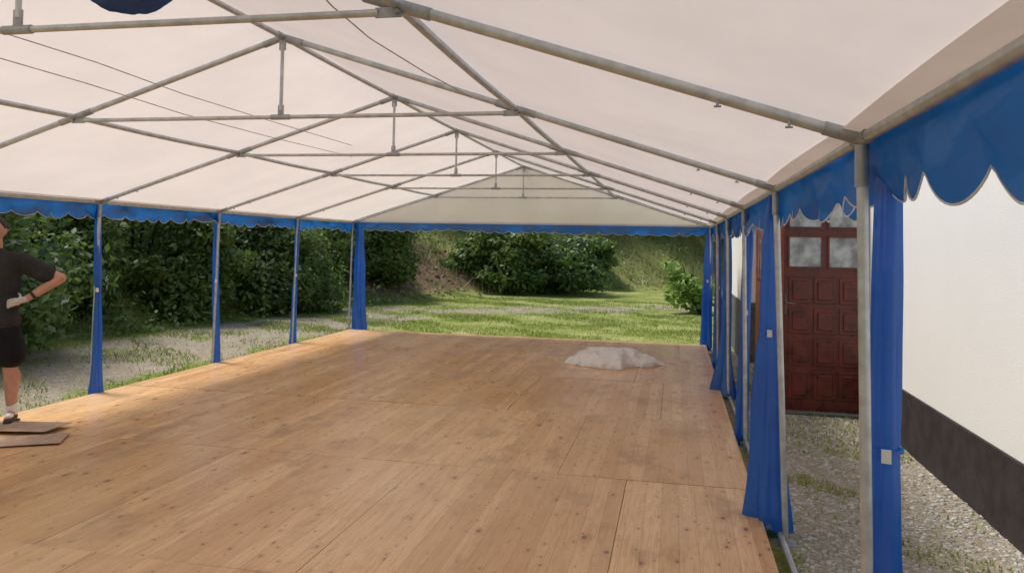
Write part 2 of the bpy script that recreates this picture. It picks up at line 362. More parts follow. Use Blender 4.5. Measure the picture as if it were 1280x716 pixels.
# ------------------------------------------------------------------ canopy
ca = empty('roof_canopy', (XC, YF, R), 'large white sheet roof with blue scalloped valances stretched over the steel frame', 'tent canopy')
def canopy():
    xs = []; n = 12
    for a, b in ((-1, -KC), (-KC, 0), (0, KC), (KC, 1)):
        for k in range(n): xs.append((a+(b-a)*k/n, math.sin(math.pi*k/n)))
    xs.append((1, 0)); ys = []
    for i in range(7):
        for k in range(20): ys.append((YS[7-i]+BAY*k/20, math.sin(math.pi*k/20)))
    ys.append((YS[0]+.03, 0))
    vs = []
    for y, sy_ in ys:
        for u, su in xs:
            x = XC+u*(HW+.035); z = R-(R-E)*abs(u)+.027-.045*(sy_**.8)*(.35+.65*su)
            z += .010*mnoise.noise(Vector((x*2.2, y*1.1, 3)))*sy_
            ed = max(0, (abs(u)-.72)/.28)
            z += .006*ed*(1-ed)*4*math.sin(y*11+x*5+mnoise.noise(Vector((x, y, 9)))*4)*sy_
            vs.append((x, y, z))
    m = len(xs); fs = [(j*m+i, j*m+i+1, (j+1)*m+i+1, (j+1)*m+i) for j in range(len(ys)-1) for i in range(m-1)]
    return MB().add(vs, fs).build('roof_sheet', M['roof'], ca, True)
roof = canopy()
for sd in (-1, 1):
    vs = []; n = 7*24
    for a in range(n+1):
        y = YS[7]+BAY*7*a/n; wv = .085+.025*math.sin(math.pi*((a/24) % 1))
        for b in range(6):
            t = b/5; xo = HW+.02-wv*t; z = R-(R-E)*xo/HW+.018-.045*math.sin(math.pi*((a/24) % 1))*.25*t-.006*t
            vs.append((XC+sd*xo, y, z))
    MB().add(vs, [(a*6+b, a*6+b+1, (a+1)*6+b+1, (a+1)*6+b) for a in range(n) for b in range(5)]).build('edge_hem', M['hem'], ca, True)
def strip(path, H, lobe, amp, seed):
    L = path['L']; n = int(L/.018); nv = 7; vs = []; tv = []
    for a in range(n+1):
        s_ = L*a/n; x, y = path['p'](s_); nx, ny = path['n']
        sw = s_+.035*math.sin(s_*4.3+seed)+.03*math.sin(s_*2.1+seed*2)
        lob = abs(math.sin(math.pi*sw/lobe))**.75
        dr = H-.045+amp*lob*(1+.3*math.sin(s_*3.7+seed))+.05*mnoise.noise(Vector((s_*.8, seed, 0)))
        for b in range(nv+1):
            t = b/nv; o_ = (.09*t*mnoise.noise(Vector((s_*3.1, t*1.5, seed)))+.025*t*math.sin(s_*9+seed+1.5*math.sin(s_*2.3))+.012*t)
            vs.append((x+nx*o_, y+ny*o_, E+.032-dr*t))
        q = vs[-1]; tv += [(q[0]+nx*.002, q[1]+ny*.002, q[2]+.003), (q[0]+nx*.002, q[1]+ny*.002, q[2]-.003), (q[0]-nx*.002, q[1]-ny*.002, q[2]-.003), (q[0]-nx*.002, q[1]-ny*.002, q[2]+.003)]
    m = nv+1; fs = [(a*m+b, a*m+b+1, (a+1)*m+b+1, (a+1)*m+b) for a in range(n) for b in range(nv)]
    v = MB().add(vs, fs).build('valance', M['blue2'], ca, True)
    tf = [(a*4+b, a*4+(b+1) % 4, (a+1)*4+(b+1) % 4, (a+1)*4+b) for a in range(n) for b in range(4)]
    MB().add(tv, tf).build('binding', M['trim'], v)
Y0 = YS[7]
strip(dict(L=YF-Y0+.05, p=lambda s_: (XR+.037, Y0+s_), n=(1, 0)), .235, .235, .075, 1)
strip(dict(L=YF-Y0+.05, p=lambda s_: (XL-.037, Y0+s_), n=(-1, 0)), .205, .235, .050, 2)
strip(dict(L=TW+.07, p=lambda s_: (XL-.035+s_, YF+.045), n=(0, 1)), .195, .235, .04, 3)
gv = []; gn = 60
for a in range(gn+1):
    x = XL+TW*a/gn
    for b in range(9):
        t = b/8; z = E+.0+(roofz(x)+.02-E)*t; gv.append((x, YF+.035+.02*math.sin(math.pi*t)*math.sin(math.pi*a/gn)+.01*mnoise.noise(Vector((x*2, z*2, 0))), z))
MB().add(gv, [(a*9+b, a*9+b+1, (a+1)*9+b+1, (a+1)*9+b) for a in range(gn) for b in range(8)]).build('gable_sheet', M['gable'], ca, True)
nL = (-(R-E)/HW, 0, 1); cL = R-(R-E)*XC/HW-.035
nR = ((R-E)/HW, 0, 1); cR = R+(R-E)*XC/HW-.035
def cordline(pts, n_, c_):
    P = [on_plane(u, v, n_, c_) for u, v in pts]; out = []
    for k in range(len(P)-1):
        for t in range(6): out.append(P[k].lerp(P[k+1], t/6))
    out.append(P[-1]); MB().tube(out, .0035, 6).build('tension_cord', M['cord'], ca, True)
cordline([(-60, 20), (0, 40), (120, 78), (230, 118), (340, 152), (440, 182)], nL, cL)
cordline([(-60, 52), (0, 73), (110, 105), (230, 143), (340, 172), (440, 196)], nL, cL)
cordline([(380, -30), (415, 8), (462, 48), (530, 90), (590, 122)], nR, cR)
# ------------------------------------------------------------------ tied curtains
def curtain(x, y, w, seed, label, topw=.03, flare=1.3, dx=0, dy=0, ztag=1.05, tie=True, sway=.018, pl=1.):
    rnd = random.Random(seed); zb = GZ+.02; zt = E-.03
    root = empty('side_curtain', (x+dx, y+dy, GZ), label, 'curtain', 'blue side curtains gathered at the posts')
    n = 96; m = 56; vs = []; ph = [rnd.uniform(0, 6.3) for _ in range(6)]
    for j in range(m+1):
        t = j/m; z = zt+(zb-zt)*t
        tz = (ztag-GZ)/(E-GZ); pinch = 1-.10*math.exp(-((1-t-tz)/.06)**2) if tie else 1
        rr = (topw+(w-topw)*min(1, t*1.05)**.9)*pinch*(1+(flare-1)*max(0, (t-.7)/.3)**2)*(1+.16*mnoise.noise(Vector((t*4, seed, 0))))
        cx = sway*math.sin(3*t+ph[0]); cy = sway*math.sin(2.4*t+ph[1])
        for k in range(n):
            th = 2*math.pi*k/n
            md = 1+pl*(.24*math.sin(3*th+ph[2]+1.2*t)+.13*math.sin(5*th+ph[3]-1.7*t)*(1+.5*math.sin(5*t+ph[5]))+.03*math.sin(11*th+ph[4]+3*t))+.22*mnoise.noise(Vector((math.cos(th)*1.5, math.sin(th)*1.5, t*4+seed)))
            zz = z-(.03*math.sin(th*2+ph[5])+.015*math.sin(5*th) if j == m else 0)
            zz = max(zz, GZ+.004)
            vs.append((x+dx+cx+rr*md*math.cos(th), y+dy+cy+rr*.8*md*math.sin(th), zz))
    fs = [(j*n+k, j*n+(k+1) % n, (j+1)*n+(k+1) % n, (j+1)*n+k) for j in range(m) for k in range(n)]
    MB().add(vs, fs).build('cloth', M['blue'], root, True)
    if tie:
        t = 1-(ztag-GZ)/(E-GZ); c = Vector((x+dx+sway*math.sin(3*t+ph[0]), y+dy+sway*math.sin(2.4*t+ph[1]), ztag)); rr = (topw+(w-topw)*min(1, t*1.05)**.9)*1.04
        st = MB(); pts = [(c.x+rr*math.cos(a*math.pi/12), c.y+rr*.85*math.sin(a*math.pi/12), ztag) for a in range(24)]
        st.add([(px, py, ztag+dz) for dz in (-.007, .007) for px, py, _ in pts], [(k, (k+1) % 24, 24+(k+1) % 24, 24+k) for k in range(24)])
        st.build('tie_strap', M['blue'], root, True)
        d = Vector((-c.x, -c.y, 0)).normalized(); s_ = Vector((-d.y, d.x, 0))
        MB().obox(c+d*(rr+.008)+Vector((0, 0, -.01)), s_*.015, d*.003, Vector((0, 0, .022))).build('white_clip', M['tag'], root)
    return root
curtain(XR, YS[5], .058, 11, 'nearest blue curtain on the right, hanging beside the closest steel post', .042, 1.1, .102, .08, 1.0, sway=.008, pl=.5)
curtain(XR, YS[4], .102, 12, 'wide blue curtain behind the second post on the right, in front of the red door', .03, 1.2, .0, .14, 1.15)
curtain(XR, YS[3], .050, 13, 'narrow blue curtain on the third post from the camera along the right side', .03, 1.1, .03, .09, 1.1)
curtain(XR, YS[2], .070, 14, 'blue curtain with a flared hem on the fourth post along the right side', .03, 2.1, .0, .10, 1.1)
curtain(XR, YS[1], .06, 15, 'blue curtain on the last but one post of the right side', .03, 1.3, .02, .08, 1.1)
curtain(XR, YS[0], .085, 16, 'blue curtain on the back right corner post, beside the lawn', .05, 1.2, -.03, .03, 1.1)
curtain(XL, YS[0], .115, 17, 'wide blue curtain at the back left corner of the wooden floor', .07, 1.2, .15, .03, .6, tie=False)
curtain(XL, YS[1], .042, 18, 'thin blue curtain on the left post next to the back left corner', .03, 1.6, -.02, .03, 1.1)
curtain(XL, YS[2], .045, 19, 'thin blue curtain on the middle one of the three free left posts', .03, 1.3, -.02, .03, 1.1)
curtain(XL, YS[3], .045, 20, 'thin blue curtain with flared foot on the left post nearest the man', .03, 1.6, -.02, .03, 1.1)
bp = CAMP+ray(160, -6)*2.15; bz = roofz(bp.x)-.03; bt = (CAMP+ray(160, 12)*2.15).z
vs = []; n = 64; m = 30
for j in range(m+1):
    t = j/m; z = bt+(bz-bt)*t; rr = .20*math.sin(math.pi*min(.96, .02+t*.75))**.42*(1 if t < .7 else 1-(t-.7)*1.6)
    for k in range(n):
        th = 2*math.pi*k/n; q = 1+.07*math.sin(7*th+t*3)+.05*math.sin(11*th-t*2); vs.append((bp.x+rr*q*math.cos(th), bp.y+rr*.8*q*math.sin(th), z))
fs = [(j*n+k, j*n+(k+1) % n, (j+1)*n+(k+1) % n, (j+1)*n+k) for j in range(m) for k in range(n)]; fs.append(tuple(range(n))[::-1]); fs.append(tuple(m*n+k for k in range(n)))
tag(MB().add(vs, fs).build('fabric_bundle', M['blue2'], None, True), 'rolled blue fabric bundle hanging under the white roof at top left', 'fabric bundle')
# ------------------------------------------------------------------ floor
fl = MB(); FX0, FX1 = XL+.03, XR-.055; FY0, FY1 = -2.2, YF-.05; PL = 2.02; PWD = 1.52
y = FY1; row = 0
while y > FY0:
    x = FX0-(0, .55, .2, .9, .4)[row % 5]
    while x < FX1-.02:
        a, b = max(x, FX0), min(x+PWD, FX1); c, d = y-PL, y
        if b-a > .08:
            z = random.uniform(-.002, .002); g_ = .002; j_ = random.uniform(-.004, .004)
            tl = [random.uniform(-.0016, .0016) for _ in range(4)]
            X = [a+g_, b-g_, b-g_, a+g_]; Y = [c+g_+j_, c+g_-j_, d-g_, d-g_]
            fl.add([(X[k], Y[k], -.026) for k in range(4)]+[(X[k], Y[k], z+tl[k]) for k in range(4)], [(3, 2, 1, 0), (4, 5, 6, 7), (0, 1, 5, 4), (1, 2, 6, 5), (2, 3, 7, 6), (3, 0, 4, 7)])
        x += PWD
    y -= PL; row += 1
tag(fl.build('floor', M['wood'], None, False), kind='structure')
tag(MB().box(FX0+.02, FX1-.02, FY0, FY1-.02, GZ-.02, -.03).build('subfloor', M['under']), kind='structure')
# ------------------------------------------------------------------ terrain
def xline(y): return np.interp(y, [-60, 0, 10, 20, 25.4, 31, 36, 60, 400], [-16, -11.5, -10.4, -8.4, -6.2, -1.5, 4, 30, 380])
def sm(a, b, v): t = np.clip((v-a)/(b-a), 0, 1); return t*t*(3-2*t)
def wob(x, y): return np.sin(x*.9+1.3*np.sin(y*.7))*.5+np.sin(y*1.3+x*.4)*.3+np.sin(x*2.7-y*2.1)*.2
def hgt(x, y):
    d = (xline(y)-x)*.75
    h = np.where(d > 0, .52*np.minimum(d, 7)+.30*np.clip(d-7, 0, 40), 0)*sm(-.3, 1.8, d)
    h = h*(1-sm(60, 250, d)*.3)+wob(x*.8, y*.8)*.25*sm(.5, 4, d)+wob(x*2.5, y*2.5)*.012*sm(0, 2, np.maximum(np.maximum(FX0-.3-x, x-FX1-.3), y-FY1-.3))
    return h+GZ
def axis(c, lo, hi, n):
    t = np.linspace(-1, 1, n); s_ = np.sinh(t*4.2)/np.sinh(4.2); return np.where(s_ < 0, c+s_*(c-lo), c+s_*(hi-c))
gx = axis(-3, -420, 420, 260); gy = axis(14, -420, 500, 260)
X, Y = np.meshgrid(gx, gy); Z = hgt(X, Y)
V = np.stack([X, Y, Z], -1); n = 260
ii = np.arange(n-1); a = (ii[:, None]*n+ii[None, :]).ravel(); idx = np.stack([a, a+1, a+n+1, a+n], 1).ravel()
gr = npmesh('ground', V, 4, M['ground'], idx=idx, smooth=True)
x, y = X.ravel(), Y.ravel()
tc = np.interp(y, [-20, 14, 17], [-8.1, -7.9, -7.2])
g1 = (1-sm(1.0, 2.4, np.abs(x-tc)))*.68; g1 = g1*(1-sm(17, 20, y))
t2 = 19.3+(x+6)*.55; g2 = (1-sm(.5, 2.6, np.abs(y-t2)))*sm(-10, -8, x)*(1-sm(2, 5, x))*.58
g3 = sm(XR-.3, XR+.2, x)*(1-sm(1.9, 3, x))*(1-sm(13, 15, y))*.8
att = lambda nm_, v: gr.data.attributes.new(nm_, 'FLOAT', 'POINT').data.foreach_set('value', v.astype(np.float32))
att('gravel', np.maximum(np.maximum(g1, g2), g3))
d = (xline(y)-x)*.75
att('soil', sm(.2, 1.2, d)*(1-sm(5, 8, d))*(.15+.75*(1-sm(2.0, 4.2, np.abs(y-24)))))
att('dry', sm(.0, .8, d)*(1-sm(9, 14, d))*sm(25, 28, y)*.8)
tag(gr, kind='structure')
# ------------------------------------------------------------------ vegetation
def leaves(P, N, size, asp=.55):
    n = len(P); T = rng.normal(size=(n, 3)); N = N/np.linalg.norm(N, axis=1, keepdims=True)
    T -= (T*N).sum(1, keepdims=True)*N; T /= np.linalg.norm(T, axis=1, keepdims=True); B = np.cross(N, T)
    s_ = (size*rng.uniform(.5, 1.35, n))[:, None]
    return np.stack([P-T*s_*.5, P+B*s_*asp*.5, P+T*s_*.55, P-B*s_*asp*.5], 1)
def shrub(name, x, y, rad, hh, n, size, mat, label, cat, group=None, lobes=14, seed=0, stems=4, lr=(.24, .48), lean=0):
    rg = np.random.default_rng(seed); z0 = float(hgt(np.array(x), np.array(y))); org = (x, y, z0)
    root = empty(name, org, label, cat, group); Ps = []; Ns = []
    L = []
    for k in range(lobes):
        a = rg.uniform(0, 6.28); q = rg.uniform(.2, .95)*rad; lz = rg.uniform(.08, .85)*hh; q *= 1-.45*lz/hh
        L.append((x+q*math.cos(a), y+q*math.sin(a), z0+lz, rad*rg.uniform(*lr), hh*rg.uniform(.09, .20)))
    L.append((x, y, z0+hh*.4, rad*.60*(1-.5*abs(lean)), hh*.42*(1-.5*abs(lean)))); w = np.array([l[3]*l[4]+l[3]**2 for l in L]); w /= w.sum()
    for l, ww in zip(L, w):
        k = int(n*ww); v = rg.normal(size=(k, 3)); v /= np.linalg.norm(v, axis=1, keepdims=True)
        ph = rg.uniform(0, 6.28, 3); bump = 1+.18*np.sin(v[:, 0]*6+ph[0])*np.sin(v[:, 1]*7+ph[1])+.13*np.sin(v[:, 2]*11+ph[2]+v[:, 0]*9)
        r = (rg.uniform(.50, 1.15, k)**.6*bump)[:, None]
        pos = np.array(l[:3])+v*r*np.array([l[3], l[3], l[4]]); nn = v*.7+rg.normal(size=(k, 3))*.55+np.array([0, 0, .45])
        pos[:, 0] += lean*(pos[:, 2]-z0-.7)
        keep = pos[:, 2] > z0-.02; Ps.append(pos[keep]); Ns.append(nn[keep])
    npmesh('foliage', leaves(np.concatenate(Ps), np.concatenate(Ns), size), 4, mat, root, org)
    for k in range(stems):
        a = rg.uniform(0, 6.28); e = rg.uniform(.2, .5)*rad
        MB().tube([(x+.1*math.cos(a)-lean*.7, y+.1*math.sin(a), z0-.1), (x+e*.5*math.cos(a), y+e*.5*math.sin(a), z0+hh*.35), (x+e*math.cos(a+.3)+lean*.3, y+e*math.sin(a+.3), z0+hh*.75)], [.05, .035, .012], 7).build('stem', M['bark'], root, True)
    return root
HL = [(-190, 470, 2.2, 4.4, 'D', .13), (-70, 438, 2.0, 4.2, 'D', .11), (18, 416, 1.8, 3.9, 'D', .10), (95, 412, 1.4, 2.7, 'M', .12), (165, 398, 1.9, 4.2, 'D', .11), (235, 402, 1.3, 2.5, 'M', .13), (300, 390, 1.9, 3.7, 'D', .12), (368, 390, 1.4, 2.7, 'M', .12), (425, 376, 2.1, 4.2, 'D', .13), (484, 373, 1.4, 3.2, 'M', .14)]
HLab = ['dark green bush at the far left of the hedge, beyond the frame edge', 'dark green bush behind the man', 'dark bush showing just right of the man in the leftmost tent opening', 'mid green leafy bush in the hedge just left of the first thin curtain', 'dark bush in the hedge just right of the first thin curtain', 'mid green bush in the hedge left of the middle thin curtain', 'dark bush in the hedge just right of the middle thin curtain', 'mid green bush in the hedge behind the third thin curtain', 'tall dark bush in the hedge left of the back left corner curtain', 'last mid green bush of the hedge, just right of the back left corner curtain']
for i, (u, v, r_, h_, k_, ls) in enumerate(HL):
    q = on_z(u, v, GZ); shrub('hedge_bush', q.x, q.y, r_, h_, 14000, ls, M['leaf'+k_], HLab[i], 'bush', 'bushes of the hedge along the yard', seed=30+i)
BK = [(640, 368, 1.6, 2.6, 'M', 'mid green rounded bush in the centre of the far bank'), (692, 367, 1.9, 2.5, 'D', 'dark rounded bush right of centre at the foot of the far bank'), (742, 362, 1.1, 1.5, 'M', 'low green bush at the right end of the centre bushes'), (590, 366, 1.0, 1.2, 'M', 'low green bush at the left end of the centre bushes, by the bare soil')]
for i, (u, v, r_, h_, k_, lb) in enumerate(BK):
    q = on_z(u, v, GZ); shrub('bank_bush', q.x, q.y, r_, h_, 10000, .18, M['leaf'+k_], lb, 'bush', seed=60+i)
TR = [(-13.5, 26, 3.0, 6.5, 'D', 'dark tree on the bank behind the hedge corner'), (-9.6, 31, 2.6, 5.5, 'M', 'mid green tree on the bank above the bare soil'), (-6.6, 35, 3.0, 6.0, 'D', 'dark tree up on the bank behind the centre bushes'), (-1.6, 37.5, 3.4, 5.5, 'D', 'dark tree at the top of the dry grass bank'), (2.6, 39, 3.6, 5.5, 'M', 'mid green tree on the far bank at right, beyond the back corner curtain'), (7, 43, 4, 7, 'D', 'dark tree furthest right on the far bank'), (-15, 18, 3, 6.5, 'D', 'tall dark tree rising behind the left hedge')]
for i, (x_, y_, r_, h_, k_, lb) in enumerate(TR):
    shrub('bank_tree', x_, y_, r_, h_, 11000, .24, M['leaf'+k_], lb, 'tree', seed=80+i, stems=3)
q = on_z(862, 392, GZ)
shrub('young_tree', q.x, q.y, .8, 1.75, 1300, .17, M['leafL'], 'bright light green leaning young tree on the lawn by the back right curtain', 'tree', seed=95, lobes=9, lr=(.2, .4), lean=-.55)
def blades(name, P, h, mat):
    n = len(P); a = rng.uniform(0, 6.28, n); w = rng.uniform(.004, .009, n)*(1+h*2); ln = rng.normal(size=(n, 2))*.4
    d = np.stack([np.cos(a)*w, np.sin(a)*w, np.zeros(n)], 1); tip = P+np.stack([ln[:, 0]*h, ln[:, 1]*h, h], 1)
    return npmesh(name, np.stack([P-d, P+d, tip], 1), 3, mat)
def scat(n, x0, x1, y0, y1, dens):
    x = rng.uniform(x0, x1, n); y = rng.uniform(y0, y1, n); k = rng.uniform(size=n) < dens(x, y); x = x[k]; y = y[k]
    return np.stack([x, y, hgt(x, y)], 1)
nz = lambda x, y, s_=1.: (np.sin(x*2.1*s_+np.sin(y*1.7*s_)*2)+np.sin(y*2.9*s_+x*1.1*s_)+np.sin((x+y)*5.3*s_)*.6)/2.6*.5+.5
P1 = scat(70000, -8.5, 2.2, YF+.1, 25, lambda x, y: (.12+.88*(nz(x, y) > .45))*(1-.75*(1-sm(.6, 2.2, np.abs(y-(19.3+(x+6)*.55))))))
P2 = scat(50000, -11, XL-.15, 3, 19, lambda x, y: np.clip((nz(x, y) > .52)*.45+(np.abs(x-XL) < .45)*.4+sm(.8, 1.8, np.abs(x+8))*(x < -8)*.8+.05, 0, 1))
P3 = scat(20000, XR+.08, 2.0, 1.5, 12, lambda x, y: (nz(x, y, 1.7) > .72)*.55+.04+.3*(y > 7))
PP = np.concatenate([P1, P2, P3]); hh = rng.uniform(.02, .065, len(PP))*np.where(nz(PP[:, 0]*.7, PP[:, 1]*.7) > .6, 1.4, .9)
hh *= np.where(PP[:, 0] > XR, .65, 1)
tag(blades('grass', PP, hh, M['grass']), 'green grass growing in the yard around the tent', 'grass', kind='stuff')
P4 = scat(34000, -9, 8, 24, 40, lambda x, y: ((xline(y)-x) > .3)*((xline(y)-x) < 12)*(y > 25.5)*(.4+.6*(nz(x*.6, y*.6) > .5)))
tag(blades('dry_grass', P4, rng.uniform(.15, .6, len(P4)), M['dryg']), 'pale dry grass on the far bank', 'dry grass', kind='stuff')
U = scat(90000, -14, 7, 6, 42, lambda x, y: ((xline(y)-x) > -.5)*((xline(y)-x) < 11)*np.clip((nz(x*.55, y*.55) > .46)*.8+(np.abs(xline(y)-x) < .6)*.4+.6*((xline(y)-x) > 5), 0, 1)*(1-.85*(np.abs(y-24) < 2.6)*((xline(y)-x) < 6))*np.where((y > 27) & ((xline(y)-x) < 4.5), .5, 1))
U[:, 2] += rng.uniform(0, 1, len(U))**1.5*.9*nz(U[:, 0]*1.3, U[:, 1]*1.3)
tag(npmesh('undergrowth', leaves(U, rng.normal(size=(len(U), 3))*.6+np.array([.1, -.3, .8]), .13), 4, M['leafM']), 'low leafy weeds covering the bank and the foot of the hedge', 'weeds', kind='stuff')
t_ = (1+5**.5)/2; ico = np.array([(-1, t_, 0), (1, t_, 0), (-1, -t_, 0), (1, -t_, 0), (0, -1, t_), (0, 1, t_), (0, -1, -t_), (0, 1, -t_), (t_, 0, -1), (t_, 0, 1), (-t_, 0, -1), (-t_, 0, 1)])/1.9
icf = np.array([(0, 11, 5), (0, 5, 1), (0, 1, 7), (0, 7, 10), (0, 10, 11), (1, 5, 9), (5, 11, 4), (11, 10, 2), (10, 7, 6), (7, 1, 8), (3, 9, 4), (3, 4, 2), (3, 2, 6), (3, 6, 8), (3, 8, 9), (4, 9, 5), (2, 4, 11), (6, 2, 10), (8, 6, 7), (9, 8, 1)])
def stones(name, P, lo, hi, mat):
    n = len(P); s_ = (lo+(hi-lo)*rng.uniform(size=n)**3)[:, None, None]; sc = rng.uniform(.6, 1.3, (n, 1, 3))*np.array([1, 1, .6]); a = rng.uniform(0, 6.28, n)
    v = ico[None]*rng.uniform(.8, 1.15, (n, 12, 1))*sc*s_; c, s2 = np.cos(a)[:, None], np.sin(a)[:, None]
    v = np.stack([v[..., 0]*c-v[..., 1]*s2, v[..., 0]*s2+v[..., 1]*c, v[..., 2]], -1)+P[:, None]
    idx = (icf[None]+np.arange(n)[:, None, None]*12).ravel(); return npmesh(name, v, 3, mat, idx=idx)
S1 = scat(24000, XR+.06, 2.05, 1.8, 9.6, lambda x, y: np.clip(1.0-(nz(x, y, 1.7) > .70)*.7, 0, 1)*np.where(y < 6, 1, .6))
S2 = scat(6000, -9.4, XL-.1, 4, 18, lambda x, y: (1-sm(.9, 2.0, np.abs(x+8)))*.7+.1)
S3 = scat(2600, -8, 1, 16, 23, lambda x, y: 1-sm(.5, 1.8, np.abs(y-(19.3+(x+6)*.55))))
tag(stones('gravel', np.concatenate([S1, S2, S3]), .004, .021, M['stone']), 'loose pale grey gravel beside the tent and on the track', 'gravel', kind='stuff')
S4 = scat(6000, -14, -3, 19, 30, lambda x, y: ((xline(y)-x) > .4)*((xline(y)-x) < 7)*(np.abs(y-24) < 3.4)*1.)
tag(stones('bank_rubble', S4, .02, .12, M['litter']), 'brown soil clods and rubble on the bare bank', 'rubble', kind='stuff')
# ------------------------------------------------------------------ buildings
w1 = on_z(1135, 565, GZ); w2 = on_z(1280, 690, GZ); XW = (w1.x+w2.x)/2; YD = on_x(1085, 400, XW).y
zp = (on_x(1135, 495, XW).z+on_x(1280, 575, XW).z)/2
xl = on_y(976, 400, YD).x; DX0, DX1 = xl, XW-.01; DZ0, DZ1 = GZ, 2.32
ys2 = min(on_x(944, 400, DX0).y, YD+5.0)
hs = empty('house', (XW+3, 4, GZ), 'white rendered house with dark plinth and dark red panelled door right of the tent', 'house')
MB().box(XW+.012, XW+6, -6, ys2+.5, GZ-.1, 3.3).build('wall', M['stucco'], hs)
MB().box(XW-.008, XW+6.02, -6.02, YD, GZ-.1, zp).build('plinth', M['plinth'], hs, bevel=.006)
MB().add([(XW-.25, -6.4, 3.15), (XW+6.4, -6.4, 3.15), (XW+6.4, ys2+.9, 3.15), (XW-.25, ys2+.9, 3.15), (XW+3, -6.4, 5.2), (XW+3, ys2+.9, 5.2), (XW-.25, -6.4, 3.27), (XW-.25, ys2+.9, 3.27)], [(0, 3, 2, 1), (6, 4, 5, 7), (1, 2, 5, 4), (0, 6, 7, 3), (0, 1, 4, 6), (3, 7, 5, 2)]).build('roof', M['tile'], hs)
po = MB().box(DX0, DX1+.005, YD+.03, ys2, DZ0, 2.5).build('entrance_porch', M['door2'], hs)
dr = MB().box(DX0+.03, DX1, YD+.0, YD+.028, DZ0+.02, DZ1).build('door', M['door'], hs, bevel=.004)
xa, xb = DX0+.03, DX1; mid = (xa+xb)/2
Zy = lambda v: on_y(1034, v, YD).z
for v0, v1 in ((500, 464), (458, 424), (418, 386), (380, 347)):
    z0, z1 = max(Zy(v0), GZ+.05), Zy(v1)
    for k in range(3):
        c0 = xa+.035+k*(xb-xa-.07)/3+.012; c1 = xa+.035+(k+1)*(xb-xa-.07)/3-.012
        MB().box(c0, c1, YD-.014, YD+.0, z0, z1).build('raised_panel', M['door'], dr, bevel=.008)
        MB().box(c0+.04, c1-.04, YD-.032, YD-.0145, z0+.04, z1-.04).build('panel_centre', M['door'], dr, bevel=.016)
for v0, v1 in ((336, 295), (286, 250), (242, 215)):
    z0, z1 = Zy(v0), min(Zy(v1), DZ1-.02)
    for c0, c1 in ((xa+.035, mid-.022), (mid+.022, xb-.035)):
        MB().box(c0+.02, c1-.02, YD-.004, YD-.001, z0+.015, z1-.015).build('pane', M['lace'], dr)
        f_ = MB().box(c0, c1, YD-.02, YD-.0005, z0, z0+.018).box(c0, c1, YD-.02, YD-.0005, z1-.018, z1).box(c0, c0+.02, YD-.02, YD-.0005, z0+.0185, z1-.0185).box(c1-.02, c1, YD-.02, YD-.0005, z0+.0185, z1-.0185)
        f_.build('pane_frame', M['door'], dr)
MB().box(xa+.006, xa+.029, YD-.014, YD-.001, .95, 1.17).tube([(xa+.018, YD-.02, 1.08), (xa+.018, YD-.055, 1.08), (xa+.11, YD-.055, 1.075)], .008, 8).build('handle', M['handle'], dr, 'auto')
MB().box(DX0-.005, DX0+.028, YD-.03, YD+.0295, DZ0, 2.5).build('door_frame', M['door2'], hs, bevel=.004)
MB().box(DX0-.03, DX1, YD-.15, YD-.031, GZ-.05, GZ+.03).build('door_step', M['greyplinth'], hs, bevel=.01)
yy = YD+.2
while yy+.5 < ys2:
    MB().box(DX0-.012, DX0-.0005, yy, yy+.46, .15, .95).build('side_panel', M['door2'], po, bevel=.004); yy += .58
MB().box(DX0-.006, DX0-.001, YD+.35, ys2-.4, 1.25, 2.0).build('side_window', M['lace'], po)
sf = MB(); nb = 8
for k in range(nb+1): yy = YD+.35+k*(ys2-.75-YD)/nb; sf.box(DX0-.018, DX0-.0005, yy-.02, yy+.02, 1.22, 2.03)
sf.build('window_frame', M['door2'], po)
ob = empty('outbuilding', (XW+1.5, ys2+2.5, GZ), 'white wall of a further building with tall grey plinth behind the red porch', 'building')
ox = on_y(927, 380, ys2+.9).x
MB().box(ox+.03, XW+4, ys2+.95, ys2+3.6, GZ-.1, 3.0).build('wall', M['stucco'], ob)
MB().box(ox, XW+4.02, ys2+.92, ys2+3.62, GZ-.1, on_y(926, 378, ys2+.9).z).build('plinth', M['greyplinth'], ob)
